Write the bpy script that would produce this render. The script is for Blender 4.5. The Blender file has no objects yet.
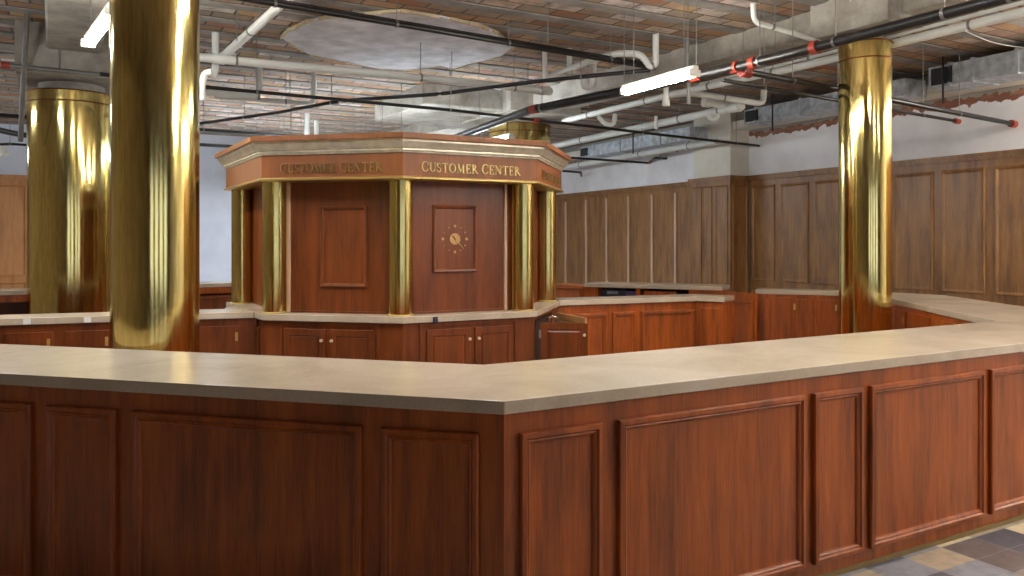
import bpy, bmesh, math, random
from mathutils import Vector
random.seed(7)
R = math.radians
SC = bpy.context.scene
COL = SC.collection
F = 810.0; HY = 240.0; CX = 512.0; H = 1.7
TH = R(29.5); CT, ST = math.cos(TH), math.sin(TH)
ZT, ZB = 1.074, 1.020          # stone worktop, top and underside
CEIL = 4.12

# plan coordinates used below: x to the camera's right, y forwards, z up (metres); W() turns them into the building's axes
def W(p):
    return Vector((p[0]*CT + p[1]*ST, -p[0]*ST + p[1]*CT, p[2]))
def P(px, py, z):
    d = (H - z)*F/(py - HY); return ((px-CX)/F*d, d, z)
def PD(px, d): return ((px-CX)/F*d, d)
def PZ(px, py, d): return ((px-CX)/F*d, d, H + (HY-py)*d/F)
def sub(a, b): return (a[0]-b[0], a[1]-b[1])
def nrm(a):
    l = math.hypot(a[0], a[1]); return (a[0]/l, a[1]/l)
def mix(a, b, t): return tuple(x+(y-x)*t for x, y in zip(a, b))
def ray_line(px, A, B):
    k = (px-CX)/F; u = sub(B, A)
    t = (k*A[1]-A[0])/(u[0]-k*u[1]); return (A[0]+u[0]*t, A[1]+u[1]*t)
class Face:
    """vertical plane: A start, u along, n outwards (to the side of 'toward')"""
    def __init__(s, A, B, toward=(0, 0)):
        s.A = A; s.B = B; s.u = nrm(sub(B, A)); s.L = math.hypot(*sub(B, A))
        n = (s.u[1], -s.u[0])
        if (toward[0]-A[0])*n[0]+(toward[1]-A[1])*n[1] < 0: n = (-n[0], -n[1])
        s.n = n
    def pt(s, a, o, z): return (s.A[0]+s.u[0]*a+s.n[0]*o, s.A[1]+s.u[1]*a+s.n[1]*o, z)
    def s_at(s, px, off=0.0):
        A = s.pt(0, off, 0); B = s.pt(1, off, 0)
        q = ray_line(px, A, B); return (q[0]-A[0])*s.u[0]+(q[1]-A[1])*s.u[1]
def poly_offset(poly, t):
    n = len(poly); area = sum(poly[i][0]*poly[(i+1) % n][1]-poly[(i+1) % n][0]*poly[i][1] for i in range(n))
    sg = 1 if area > 0 else -1; out = []
    for i in range(n):
        a, b, c = poly[i-1], poly[i], poly[(i+1) % n]
        u1 = nrm(sub(b, a)); u2 = nrm(sub(c, b))
        n1 = (u1[1]*sg, -u1[0]*sg); n2 = (u2[1]*sg, -u2[0]*sg)
        k = t/(1+n1[0]*n2[0]+n1[1]*n2[1])
        out.append((b[0]+(n1[0]+n2[0])*k, b[1]+(n1[1]+n2[1])*k))
    return out

class MB:
    def __init__(s): s.v = []; s.f = []; s.sm = []; s.mi = []
    def add(s, vs, fs, sm=False, mi=0):
        b = len(s.v); s.v += vs
        for f in fs: s.f.append([b+i for i in f]); s.sm.append(sm); s.mi.append(mi)
        return s
    def prism(s, poly, z0, z1, mi=0):
        n = len(poly); vs = [(x, y, z0) for x, y in poly]+[(x, y, z1) for x, y in poly]
        fs = [list(range(n))[::-1], list(range(n, 2*n))]+[[i, (i+1) % n, n+(i+1) % n, n+i] for i in range(n)]
        return s.add(vs, fs, mi=mi)
    def fbox(s, F_, s0, s1, o0, o1, z0, z1, mi=0):
        return s.prism([F_.pt(s0, o0, 0)[:2], F_.pt(s1, o0, 0)[:2], F_.pt(s1, o1, 0)[:2], F_.pt(s0, o1, 0)[:2]], z0, z1, mi)
    def panel(s, F_, s0, s1, z0, z1, prof, base=0.0, mi=0):
        """mitred rectangular frame: prof = [(inset, height)...], last loop is filled"""
        loops = []
        for ins, h in prof:
            loops.append([F_.pt(s0+ins, base+h, z0+ins), F_.pt(s1-ins, base+h, z0+ins), F_.pt(s1-ins, base+h, z1-ins), F_.pt(s0+ins, base+h, z1-ins)])
        vs = sum(loops, []); fs = [[0, 1, 2, 3]]
        for k in range(len(loops)-1):
            for i in range(4):
                j = (i+1) % 4; fs.append([4*k+i, 4*k+j, 4*k+4+j, 4*k+4+i])
        k = 4*(len(loops)-1); fs.append([k, k+1, k+2, k+3])
        return s.add(vs, fs, mi=mi)
    def rings(s, loops, closed_caps=True, sm=False, mi=0):
        n = len(loops[0]); vs = sum([list(l) for l in loops], []); fs = []
        for k in range(len(loops)-1):
            for i in range(n):
                j = (i+1) % n; fs.append([n*k+i, n*k+j, n*k+n+j, n*k+n+i])
        s.add(vs, fs, sm, mi)
        if closed_caps:
            s.add(list(loops[0]), [list(range(n))], False, mi); s.add(list(loops[-1]), [list(range(n))], False, mi)
        return s
    def lathe(s, c, prof, seg=48, sm=True):
        return s.rings([[(c[0]+r*math.cos(2*math.pi*i/seg), c[1]+r*math.sin(2*math.pi*i/seg), z) for i in range(seg)] for r, z in prof], True, sm)
    def tube(s, path, r, seg=12):
        pts = [Vector(p) for p in path]; loops = []; n0 = None
        for i, p in enumerate(pts):
            if i == 0: t = pts[1]-p
            elif i == len(pts)-1: t = p-pts[i-1]
            else: t = (pts[i+1]-p).normalized()+(p-pts[i-1]).normalized()
            t.normalize()
            if n0 is None: n0 = t.cross(Vector((0, 0, 1)) if abs(t.z) < .9 else Vector((1, 0, 0))).normalized()
            n0 = (n0-t*n0.dot(t)).normalized(); b = t.cross(n0)
            loops.append([tuple(p+(n0*math.cos(a)+b*math.sin(a))*r) for a in [2*math.pi*k/seg for k in range(seg)]])
        return s.rings(loops, True, True)
    def box(s, c, u, hl, hw, z0, z1, mi=0):
        """box centred on c in plan, long half hl along u, half width hw"""
        n = (-u[1], u[0])
        return s.prism([(c[0]+u[0]*a*hl+n[0]*b*hw, c[1]+u[1]*a*hl+n[1]*b*hw) for a, b in ((-1, -1), (1, -1), (1, 1), (-1, 1))], z0, z1, mi)
    def build(s, name, mat, parent=None, bevel=0, **kw):
        me = bpy.data.meshes.new(name); o = bpy.data.objects.new(name, me); COL.objects.link(o)
        org = Vector((0, 0, 0))
        if parent is not None:
            r = parent; org = Vector(parent['_org']) ; o.parent = parent
        elif kw.get('base') is not None:
            org = W(kw['base']); o.location = org
        o['_org'] = tuple(org)
        if parent is None and kw.get('base') is None: o['_org'] = (0, 0, 0)
        me.from_pydata([W(v)-org for v in s.v], [], s.f)
        for m in (mat if isinstance(mat, list) else [mat]): me.materials.append(m)
        for p, sm, mi in zip(me.polygons, s.sm, s.mi): p.use_smooth = sm; p.material_index = mi
        bm = bmesh.new(); bm.from_mesh(me)
        if not any(s.sm): bmesh.ops.remove_doubles(bm, verts=bm.verts, dist=1e-5)
        bmesh.ops.recalc_face_normals(bm, faces=bm.faces); bm.to_mesh(me); bm.free()
        if bevel:
            b = o.modifiers.new('edge', 'BEVEL'); b.width = bevel; b.segments = 2; b.limit_method = 'ANGLE'; b.angle_limit = R(25)
        for k in ('label', 'category', 'group', 'kind'):
            if kw.get(k): o[k] = kw[k]
        return o
def thing(name, label, cat, base, group=None):
    o = bpy.data.objects.new(name, None); COL.objects.link(o); o.empty_display_size = .1
    o.location = W(base); o['_org'] = tuple(W(base)); o['label'] = label; o['category'] = cat
    if group: o['group'] = group
    return o

# ------------------------------------------------------------------ materials
def newmat(name):
    m = bpy.data.materials.new(name); m.use_nodes = True
    nt = m.node_tree; b = nt.nodes['Principled BSDF']; return m, nt, b
def srgb(*c):
    return tuple(((x/255)/12.92 if x/255 <= .04045 else ((x/255+.055)/1.055)**2.4) for x in c)+(1,)
def N(nt, t, **k):
    n = nt.nodes.new(t)
    for a, v in k.items():
        if a in n.inputs: n.inputs[a].default_value = v
        else: setattr(n, a, v)
    return n
def coords(nt, scale, kind='Object', rot=(0, 0, 0)):
    tc = N(nt, 'ShaderNodeTexCoord'); mp = N(nt, 'ShaderNodeMapping'); mp.inputs['Scale'].default_value = scale; mp.inputs['Rotation'].default_value = rot
    nt.links.new(tc.outputs[kind], mp.inputs['Vector']); return mp.outputs['Vector']
def ramp(nt, fac, stops):
    r = N(nt, 'ShaderNodeValToRGB'); cr = r.color_ramp
    while len(cr.elements) < len(stops): cr.elements.new(.5)
    for e, (p, c) in zip(cr.elements, stops): e.position = p; e.color = c
    nt.links.new(fac, r.inputs['Fac']); return r.outputs['Color']
def mixc(nt, fac, a, b, mode='MIX'):
    m = N(nt, 'ShaderNodeMix', data_type='RGBA', blend_type=mode)
    for i, v in ((6, a), (7, b)):
        if isinstance(v, tuple): m.inputs[i].default_value = v
        else: nt.links.new(v, m.inputs[i])
    if isinstance(fac, (int, float)): m.inputs[0].default_value = fac
    else: nt.links.new(fac, m.inputs[0])
    return m.outputs[2]
def bump(nt, b, h, strength, dist=.01):
    n = N(nt, 'ShaderNodeBump', Strength=strength, Distance=dist); nt.links.new(h, n.inputs['Height']); nt.links.new(n.outputs['Normal'], b.inputs['Normal'])
def wood(name, dark, mid, light, rough=.35, gs=1.0, coat=.25):
    m, nt, b = newmat(name)
    v = coords(nt, (9*gs, 9*gs, .7)); n1 = N(nt, 'ShaderNodeTexNoise', Scale=2.2, Detail=6, Roughness=.65, Distortion=.6); nt.links.new(v, n1.inputs['Vector'])
    v2 = coords(nt, (160*gs, 160*gs, 5)); n2 = N(nt, 'ShaderNodeTexNoise', Scale=1.5, Detail=3); nt.links.new(v2, n2.inputs['Vector'])
    v3 = coords(nt, (4.5, 4.5, 1.0)); n3 = N(nt, 'ShaderNodeTexNoise', Scale=1.3, Detail=3); nt.links.new(v3, n3.inputs['Vector'])
    c = ramp(nt, n1.outputs['Fac'], [(.34, dark), (.5, mid), (.68, light)])
    c = mixc(nt, .4, c, ramp(nt, n2.outputs['Fac'], [(.3, dark), (.7, light)]))
    c = mixc(nt, .45, c, ramp(nt, n3.outputs['Fac'], [(.36, dark), (.56, mid)]))
    nt.links.new(c, b.inputs['Base Color']); b.inputs['Roughness'].default_value = rough
    b.inputs['Coat Weight'].default_value = coat; b.inputs['Coat Roughness'].default_value = .25
    bump(nt, b, n2.outputs['Fac'], .08, .002); return m
def simple(name, col, rough=.5, metal=0, var=.12, scale=6, bmp=0):
    m, nt, b = newmat(name)
    v = coords(nt, (1, 1, 1)); n = N(nt, 'ShaderNodeTexNoise', Scale=scale, Detail=5); nt.links.new(v, n.inputs['Vector'])
    lo = tuple(x*(1-var*2) for x in col[:3])+(1,); hi = tuple(min(1, x*(1+var)) for x in col[:3])+(1,)
    nt.links.new(ramp(nt, n.outputs['Fac'], [(.3, lo), (.7, hi)]), b.inputs['Base Color'])
    b.inputs['Roughness'].default_value = rough; b.inputs['Metallic'].default_value = metal
    if bmp: bump(nt, b, n.outputs['Fac'], bmp, .01)
    return m
def emit(name, col, s):
    m, nt, b = newmat(name); b.inputs['Base Color'].default_value = (.8, .8, .8, 1)
    b.inputs['Emission Color'].default_value = col; b.inputs['Emission Strength'].default_value = s; return m

M = {}
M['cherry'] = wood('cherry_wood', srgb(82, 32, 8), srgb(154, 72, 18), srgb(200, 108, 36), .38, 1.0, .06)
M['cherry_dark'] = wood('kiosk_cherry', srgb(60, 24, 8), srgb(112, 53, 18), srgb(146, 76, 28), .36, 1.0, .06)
M['fascia'] = wood('fascia_cherry', srgb(92, 46, 14), srgb(120, 63, 20), srgb(146, 84, 32), .42, 1.0, .03)
M['oak'] = wood('brown_oak', srgb(88, 54, 24), srgb(146, 99, 50), srgb(182, 134, 76), .45, 1.0, .08)
M['lit_oak'] = wood('lit_oak', srgb(164, 104, 58), srgb(200, 140, 86), srgb(222, 166, 110), .45, 1.0, .08)  # lighter copy of the brown oak, light on that section put into its colour
M['batten'] = wood('pale_batten', srgb(176, 140, 112), srgb(202, 168, 140), srgb(220, 190, 164), .35)
M['light_wood'] = wood('pale_wood', srgb(170, 118, 68), srgb(196, 148, 92), srgb(214, 168, 112), .5)
M['shadow_wood'] = simple('shelf_shade_brown', srgb(48, 28, 22), .7)  # near-black brown, shade inside the open bays put into the colour
M['black'] = simple('black_pipe_paint', srgb(26, 25, 27), .38, 0, .2, 20)
M['pvc'] = simple('white_plastic_pipe', srgb(222, 224, 220), .35, 0, .05, 3)
M['olive'] = simple('olive_base_strip', srgb(128, 104, 62), .5)
M['red'] = simple('red_coupling', srgb(158, 56, 40), .45)
M['grey_metal'] = simple('grey_steel', srgb(140, 140, 138), .4, .7)
M['lock'] = simple('old_brass_plate', srgb(196, 166, 104), .35, .5, .05)
M['knob'] = simple('pale_brass_knob', srgb(232, 220, 190), .3, .35, .02)
M['chrome'] = simple('bright_metal', srgb(215, 212, 200), .2, 1, .02)
M['rim'] = simple('copper_rim', srgb(126, 70, 32), .35, .8)
M['device'] = simple('device_case', srgb(34, 34, 48), .4)
M['device2'] = simple('device_panel', srgb(120, 130, 140), .4)
M['tag'] = simple('white_card', srgb(225, 222, 220), .6, 0, .03)
M['pewter'] = simple('pewter_moulding', srgb(206, 196, 176), .34, .6, .12, 12)
M['gold_trim'] = simple('gold_trim', srgb(208, 180, 112), .3, .85, .06, 8)
M['letter'] = simple('letter_metal', srgb(186, 160, 108), .28, .9, .1, 60)
M['letter_dark'] = simple('dark_letter_metal', srgb(104, 72, 38), .4, .6, .2, 60)  # darker brown metal, used on the clock's hour hand
M['plaster'] = simple('plaster_patch', srgb(226, 226, 232), .85, 0, .17, 3.5, .4)
M['plaster_edge'] = simple('broken_plaster_edge', srgb(214, 196, 160), .8)
M['tube'] = emit('fluorescent_tube', (1.0, .96, .86, 1), 60)
M['added_tube_cool'] = emit('added_cool_tube', (.84, .93, 1.0, 1), 60)  # tubes of the added unseen lamps, cool like daylight
M['fixture'] = simple('white_fixture', srgb(222, 220, 208), .4, 0, .03)
M['duct'] = simple('galvanised_duct', srgb(206, 214, 222), .42, .35, .2, 9)
M['duct_dark'] = simple('duct_shade_and_grille', srgb(40, 42, 46), .6)  # near-black grey for the painted shade in the mouths, also the grilles

def brass(name, rough, wob):
    m, nt, b = newmat(name)
    v = coords(nt, (1, 1, .25)); n = N(nt, 'ShaderNodeTexNoise', Scale=2.4, Detail=2.0, Roughness=.4); nt.links.new(v, n.inputs['Vector'])
    v2 = coords(nt, (30, 30, 3)); n2 = N(nt, 'ShaderNodeTexNoise', Scale=2, Detail=5); nt.links.new(v2, n2.inputs['Vector'])
    c = ramp(nt, n2.outputs['Fac'], [(.3, srgb(198, 174, 100)), (.7, srgb(224, 204, 136))])
    nt.links.new(c, b.inputs['Base Color']); b.inputs['Metallic'].default_value = 1
    rr = N(nt, 'ShaderNodeMapRange'); rr.inputs['To Min'].default_value = rough*.7; rr.inputs['To Max'].default_value = rough*1.6
    nt.links.new(n2.outputs['Fac'], rr.inputs['Value']); nt.links.new(rr.outputs['Result'], b.inputs['Roughness'])
    bump(nt, b, n.outputs['Fac'], wob, .05); return m
M['brass'] = brass('polished_brass', .11, .16)
M['brass_small'] = brass('satin_brass', .15, .12)

def stone():
    m, nt, b = newmat('beige_stone')
    v = coords(nt, (1, 1, 1)); n = N(nt, 'ShaderNodeTexNoise', Scale=1.6, Detail=7, Roughness=.6, Distortion=.8); nt.links.new(v, n.inputs['Vector'])
    n2 = N(nt, 'ShaderNodeTexNoise', Scale=60, Detail=4); nt.links.new(v, n2.inputs['Vector'])
    c = ramp(nt, n.outputs['Fac'], [(.3, srgb(166, 149, 128)), (.55, srgb(186, 168, 147)), (.75, srgb(200, 184, 166))])
    c = mixc(nt, .12, c, ramp(nt, n2.outputs['Fac'], [(.35, srgb(168, 152, 134)), (.65, srgb(208, 196, 182))]))
    nt.links.new(c, b.inputs['Base Color']); b.inputs['Roughness'].default_value = .24; b.inputs['Specular IOR Level'].default_value = .55
    bump(nt, b, n2.outputs['Fac'], .05, .002); return m
M['stone'] = stone()

def concrete(name, c1, c2):
    m, nt, b = newmat(name)
    v = coords(nt, (1, 1, 1)); n = N(nt, 'ShaderNodeTexNoise', Scale=2.2, Detail=8, Roughness=.68); nt.links.new(v, n.inputs['Vector'])
    nt.links.new(ramp(nt, n.outputs['Fac'], [(.32, c1), (.66, c2)]), b.inputs['Base Color']); b.inputs['Roughness'].default_value = .88
    bump(nt, b, n.outputs['Fac'], .4, .03); return m
M['concrete'] = concrete('raw_concrete', srgb(128, 122, 112), srgb(184, 178, 168))
M['joist'] = concrete('concrete_joist', srgb(112, 108, 102), srgb(160, 155, 150))

def terracotta():
    m, nt, b = newmat('terracotta_ceiling')
    v = coords(nt, (1, 1, 1))
    br = N(nt, 'ShaderNodeTexBrick', Scale=1.0); br.inputs['Brick Width'].default_value = .42; br.inputs['Row Height'].default_value = .205; br.inputs['Mortar Size'].default_value = .012
    br.inputs['Color1'].default_value = (0, 0, 0, 1); br.inputs['Color2'].default_value = (1, 1, 1, 1); br.inputs['Mortar'].default_value = (.5, .5, .5, 1)
    nt.links.new(v, br.inputs['Vector'])
    c = ramp(nt, br.outputs['Color'], [(.0, srgb(152, 92, 64)), (.2, srgb(184, 144, 104)), (.42, srgb(150, 138, 124)), (.62, srgb(200, 158, 106)), (.8, srgb(208, 200, 196)), (1.0, srgb(164, 102, 72))])
    n = N(nt, 'ShaderNodeTexNoise', Scale=3.5, Detail=8, Roughness=.7); nt.links.new(v, n.inputs['Vector'])
    c = mixc(nt, ramp(nt, n.outputs['Fac'], [(.45, (0, 0, 0, 1)), (.62, (.9, .9, .9, 1))]), c, srgb(134, 129, 120))
    n2 = N(nt, 'ShaderNodeTexNoise', Scale=1.1, Detail=6); nt.links.new(v, n2.inputs['Vector'])
    c = mixc(nt, ramp(nt, n2.outputs['Fac'], [(.4, (.0, .0, .0, 1)), (.62, (.35, .35, .35, 1))]), c, srgb(140, 96, 70))
    c = mixc(nt, br.outputs['Fac'], c, srgb(96, 80, 70))
    nt.links.new(c, b.inputs['Base Color']); b.inputs['Roughness'].default_value = .9
    ad = N(nt, 'ShaderNodeMath', operation='SUBTRACT'); nt.links.new(n.outputs['Fac'], ad.inputs[0]); nt.links.new(br.outputs['Fac'], ad.inputs[1])
    bump(nt, b, ad.outputs[0], .6, .03); return m
M['terracotta'] = terracotta()

def wallpaint(name, base, streak, brick_band=False):
    m, nt, b = newmat(name)
    v = coords(nt, (1, 1, 1)); n = N(nt, 'ShaderNodeTexNoise', Scale=1.3, Detail=7, Roughness=.6); nt.links.new(v, n.inputs['Vector'])
    c = ramp(nt, n.outputs['Fac'], [(.3, streak), (.6, base)])
    if brick_band:
        sep = N(nt, 'ShaderNodeSeparateXYZ'); nt.links.new(v, sep.inputs[0])
        n2 = N(nt, 'ShaderNodeTexNoise', Scale=7, Detail=6); nt.links.new(v, n2.inputs['Vector'])
        ad = N(nt, 'ShaderNodeMath', operation='MULTIPLY_ADD'); ad.inputs[1].default_value = .25; nt.links.new(n2.outputs['Fac'], ad.inputs[0]); nt.links.new(sep.outputs['Z'], ad.inputs[2])
        br = N(nt, 'ShaderNodeTexBrick', Scale=1.0); br.inputs['Brick Width'].default_value = .21; br.inputs['Row Height'].default_value = .07; br.inputs['Mortar Size'].default_value = .008
        br.inputs['Color1'].default_value = srgb(142, 84, 62); br.inputs['Color2'].default_value = srgb(168, 118, 92); br.inputs['Mortar'].default_value = srgb(120, 96, 84)
        cb = N(nt, 'ShaderNodeCombineXYZ'); nt.links.new(sep.outputs['Y'], cb.inputs[0]); nt.links.new(sep.outputs['Z'], cb.inputs[1]); nt.links.new(cb.outputs[0], br.inputs['Vector'])
        c = mixc(nt, ramp(nt, ad.outputs[0], [(0, (0, 0, 0, 1)), (1, (1, 1, 1, 1))]), c, c)
        g1 = N(nt, 'ShaderNodeMath', operation='GREATER_THAN'); g1.inputs[1].default_value = 3.74; nt.links.new(ad.outputs[0], g1.inputs[0])
        g2 = N(nt, 'ShaderNodeMath', operation='GREATER_THAN'); g2.inputs[1].default_value = 3.84; nt.links.new(ad.outputs[0], g2.inputs[0])
        c = mixc(nt, g1.outputs[0], c, br.outputs['Color']); c = mixc(nt, g2.outputs[0], c, srgb(160, 154, 146))
    nt.links.new(c, b.inputs['Base Color']); b.inputs['Roughness'].default_value = .8
    bump(nt, b, n.outputs['Fac'], .15, .02); return m
M['white_wall'] = wallpaint('white_wall_paint', srgb(246, 245, 248), srgb(228, 225, 226), True)
M['blue_white'] = wallpaint('cool_white_paint', srgb(222, 228, 242), srgb(206, 212, 228))
M['cream_wall'] = wallpaint('cream_paint', srgb(240, 235, 222), srgb(218, 212, 198))

def floor_mat():
    m, nt, b = newmat('stone_tile_floor')
    v = coords(nt, (1, 1, 1))
    br = N(nt, 'ShaderNodeTexBrick', Scale=1.0, offset=0.0); br.inputs['Brick Width'].default_value = .305; br.inputs['Row Height'].default_value = .195; br.inputs['Mortar Size'].default_value = .002
    br.inputs['Color1'].default_value = (0, 0, 0, 1); br.inputs['Color2'].default_value = (1, 1, 1, 1); br.inputs['Mortar'].default_value = (.3, .3, .3, 1)
    nt.links.new(v, br.inputs['Vector'])
    c = ramp(nt, br.outputs['Color'], [(0, srgb(84, 86, 98)), (.2, srgb(140, 142, 152)), (.38, srgb(176, 160, 138)), (.55, srgb(108, 98, 98)), (.72, srgb(214, 200, 168)), (.86, srgb(150, 138, 128))])
    c.node.color_ramp.interpolation = 'CONSTANT'
    n = N(nt, 'ShaderNodeTexNoise', Scale=9, Detail=7, Distortion=1.2); nt.links.new(v, n.inputs['Vector'])
    c = mixc(nt, .4, c, ramp(nt, n.outputs['Fac'], [(.3, (.25, .25, .25, 1)), (.7, (.8, .8, .8, 1))]), 'OVERLAY')
    nt.links.new(c, b.inputs['Base Color']); b.inputs['Roughness'].default_value = .35; return m
M['floor'] = floor_mat()

# ------------------------------------------------------------------ room shell
WD = nrm((-.5086, 1.0))                       # direction of the panelled wall, receding
WN = (-WD[1], WD[0])                          # perpendicular, away from that wall (to the left)
def wall_d(px): return 1.2*F/(.098*(px-100))
WA = PD(1024, wall_d(1024))
RC = PD(540, wall_d(540))                     # far corner
def along(p, u, t): return (p[0]+u[0]*t, p[1]+u[1]*t)
WE = along(WA, WD, -17.5)
LC = along(RC, WN, 17.5); LE = along(WE, WN, 17.5)
room = [RC, WE, LE, LC]
MB().prism(poly_offset(room, .3), -.12, 0).build('floor', M['floor'], kind='structure')
def wall(name, A, B, mat, z1=CEIL+.1):
    cen = (sum(p[0] for p in room)/4, sum(p[1] for p in room)/4)
    f = Face(A, B, cen); MB().fbox(f, -.15, f.L+.15, -.2, 0, 0, z1).build(name, mat, kind='structure'); return f
FR = wall('wall_right', WA, RC, M['white_wall'])
FRfull = Face(WE, WA, (0, 0)); MB().fbox(FRfull, -.2, FRfull.L-.1, -.2, 0, 0, CEIL+.1).build('wall_right_near', M['white_wall'], kind='structure')
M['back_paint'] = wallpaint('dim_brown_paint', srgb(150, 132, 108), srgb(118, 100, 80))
FB = wall('wall_back', RC, LC, M['blue_white'])
FL = wall('wall_left', LC, LE, M['back_paint'])

# wall behind the photographer, with unseen windows added for cool light and brass reflections
def window_wall():
    f = Face(LE, WE, (0, 0)); b = MB(); openings = [(2.2, 4.4), (5.6, 7.8), (9.0, 11.2), (12.4, 14.6)]
    s = -.15
    for a, c in openings:
        b.fbox(f, s, a, -.2, 0, 0, CEIL+.1); b.fbox(f, a, c, -.2, 0, 0, .5); b.fbox(f, a, c, -.2, 0, 3.3, CEIL+.1); s = c
    b.fbox(f, s, f.L+.15, -.2, 0, 0, CEIL+.1)
    b.build('wall_front', M['back_paint'], kind='structure')
    for i, (a, c) in enumerate(openings):
        w = MB(); w.fbox(f, a, a+.07, -.14, -.06, .5, 3.3); w.fbox(f, c-.07, c, -.14, -.06, .5, 3.3); w.fbox(f, (a+c)/2-.03, (a+c)/2+.03, -.13, -.07, .5, 3.3)
        w.fbox(f, a, c, -.14, -.06, .5, .58); w.fbox(f, a, c, -.14, -.06, 3.22, 3.3); w.fbox(f, a, c, -.13, -.07, 2.3, 2.36)
        w.build('window_%d' % (i+1), M['oak'], kind='structure')
window_wall()

# ceiling: terracotta tiles between concrete joists, all one mesh, laid out along the building axes
def ceiling():
    me_v = []; b = MB()
    poly = poly_offset(room, .3); b.prism(poly, CEIL, CEIL+.15, 0)
    c = [W((p[0], p[1], 0)) for p in room]
    xs = [p.x for p in c]; ys = [p.y for p in c]
    def inv(x, y): return (x*CT-y*ST, x*ST+y*CT)
    # clip each joist line to the room
    y = math.floor(min(ys)/.615)*.615+.1025
    while y < max(ys):
        hits = []
        for i in range(4):
            p, q = c[i], c[(i+1) % 4]
            if (p.y-y)*(q.y-y) < 0: hits.append(p.x+(q.x-p.x)*(y-p.y)/(q.y-p.y))
        if len(hits) == 2:
            x0, x1 = sorted(hits)
            b.prism([inv(x0+.1, y-.085), inv(x1-.1, y-.085), inv(x1-.1, y+.085), inv(x0+.1, y+.085)], CEIL-.014, CEIL+.01, 1)
        y += .615
    return b.build('ceiling', [M['terracotta'], M['joist']], kind='structure')
ceiling()

BD = (-.4924, .8704)
def beam(n, c, hl, hw, z0, u=BD, mat='concrete'):
    b = MB(); b.box(c, u, hl, hw, z0, CEIL+.02); b.build('trim_%d' % n, M[mat], kind='structure', bevel=.02)
bA = PD(657, 11.2); beam(1, along(bA, (BD[1]*-1, BD[0]), .05), 9.5, .36, 3.86, nrm((-.53, .848)))
beam(2, (-3.9, 7.3), 2.75, .27, 3.84)
# light band and ledge above the brick along the panelled wall
MB().fbox(FR, -4, FR.L-.1, .02, .42, 3.76, 3.9).build('trim_3', M['cream_wall'], kind='structure')

# ------------------------------------------------------------------ wall panelling
ZP = 2.90
def panelling(name, label, F_, s0, s1, bounds, style, o0=0.0, thick=.05, z1=ZP, wm='oak'):
    base = F_.pt((s0+s1)/2, o0+thick/2, 0)
    t = thing(name, label, 'panelling', base)
    MB().fbox(F_, s0, s1, o0+.002, o0+thick, 0.002, z1-.09).build('backing_board', M[wm], t)
    b = MB()
    for a, c, zz0, zz1 in ((0, .045, z1-.09, z1-.05), (0, .06, z1-.05, z1-.02), (0, .075, z1-.02, z1)):
        b.fbox(F_, s0, s1, o0+.002, o0+thick+c, zz0, zz1)
    b.build('top_moulding', M[wm], t)
    MB().fbox(F_, s0, s1, o0+thick, o0+thick+.02, .004, .16).build('skirting', M[wm], t)
    for a, c in zip(bounds[:-1], bounds[1:]):
        a, c = min(a, c), max(a, c)
        if style == 'raised':
            b = MB(); b.panel(F_, a+.07, c-.07, .95, z1-.2, [(0, -.004), (0, .018), (.012, .028), (.03, .022), (.045, .006), (.06, .004), (.062, .004)], o0+thick)
            b.panel(F_, a+.07, c-.07, .26, .83, [(0, -.004), (0, .018), (.012, .028), (.03, .022), (.045, .006), (.06, .004), (.062, .004)], o0+thick)
            b.build('panel', M[wm], t)
        else:
            MB().fbox(F_, c-.035, c+.035, o0+thick-.002, o0+thick+.03, .17, z1-.2).build('batten', M['batten'], t)
    return t
s750 = FR.s_at(751); s1024 = 0
step = .78
bd = [FR.s_at(780)+i*step for i in range(-8, 2)]
s_p = FR.s_at(751)
panelling('wall_panelling', 'brown oak wall panelling with raised rectangular panels beside the brass column by the corner counter', FR, -4.5, s_p-.02, [x for x in [s_p-.02-.03]+[]]+sorted(bd, reverse=True)[1:] if False else sorted([x for x in bd if x < s_p-.3]+[s_p-.02]), 'raised')
# projecting pier
cor = ray_line(750, WA, RC); toR = (-FR.u[1], FR.u[0])
pier_s0 = s_p; PO = .51; pier_s1 = FR.s_at(690, PO)
MB().fbox(FR, pier_s0+.05, pier_s1-.05, .0, PO-.05, 0, CEIL).build('trim_4', M['cream_wall'], kind='structure')
t = thing('pier_cladding', 'oak panelled cladding around the square pier projecting from the wall', 'panelling', FR.pt((pier_s0+pier_s1)/2, PO/2, 0))
FPs = Face(FR.pt(pier_s0, .002, 0)[:2], FR.pt(pier_s0, PO, 0)[:2], FR.pt(0, 1, 0)[:2])
b = MB(); b.fbox(FR, pier_s0, pier_s0+.045, .055, PO, .002, ZP-.08); b.fbox(FR, pier_s1-.045, pier_s1, .055, PO, .002, ZP-.08); b.fbox(FR, pier_s0+.045, pier_s1-.045, PO-.045, PO, .002, ZP-.08)
b.build('cladding', M['oak'], t)
b = MB(); b.fbox(FR, pier_s0-.03, pier_s1+.03, PO-.045, PO+.03, ZP-.08, ZP); b.fbox(FR, pier_s0-.03, pier_s0+.045, .08, PO-.045, ZP-.08, ZP); b.fbox(FR, pier_s1-.045, pier_s1+.03, .08, PO-.045, ZP-.08, ZP)
b.build('top_moulding', M['oak'], t)
PR = [(0, -.004), (0, .014), (.01, .02), (.022, .014), (.034, .003)]
w_ = (pier_s1-pier_s0)
for a, c in ((.05, .34), (.37, .40), (.43, .66), (.69, .97)):
    if c-a > .1: MB().panel(FR, pier_s0+a*w_, pier_s0+c*w_, .25, ZP-.17, PR, PO).build('panel', M['oak'], t)
MB().panel(FPs, .1, PO-.06, .25, ZP-.17, PR, 0).build('panel', M['oak'], t)
bl = [FR.s_at(p) for p in (678, 654.5, 631, 609, 588.5, 568, 551)]
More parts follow.
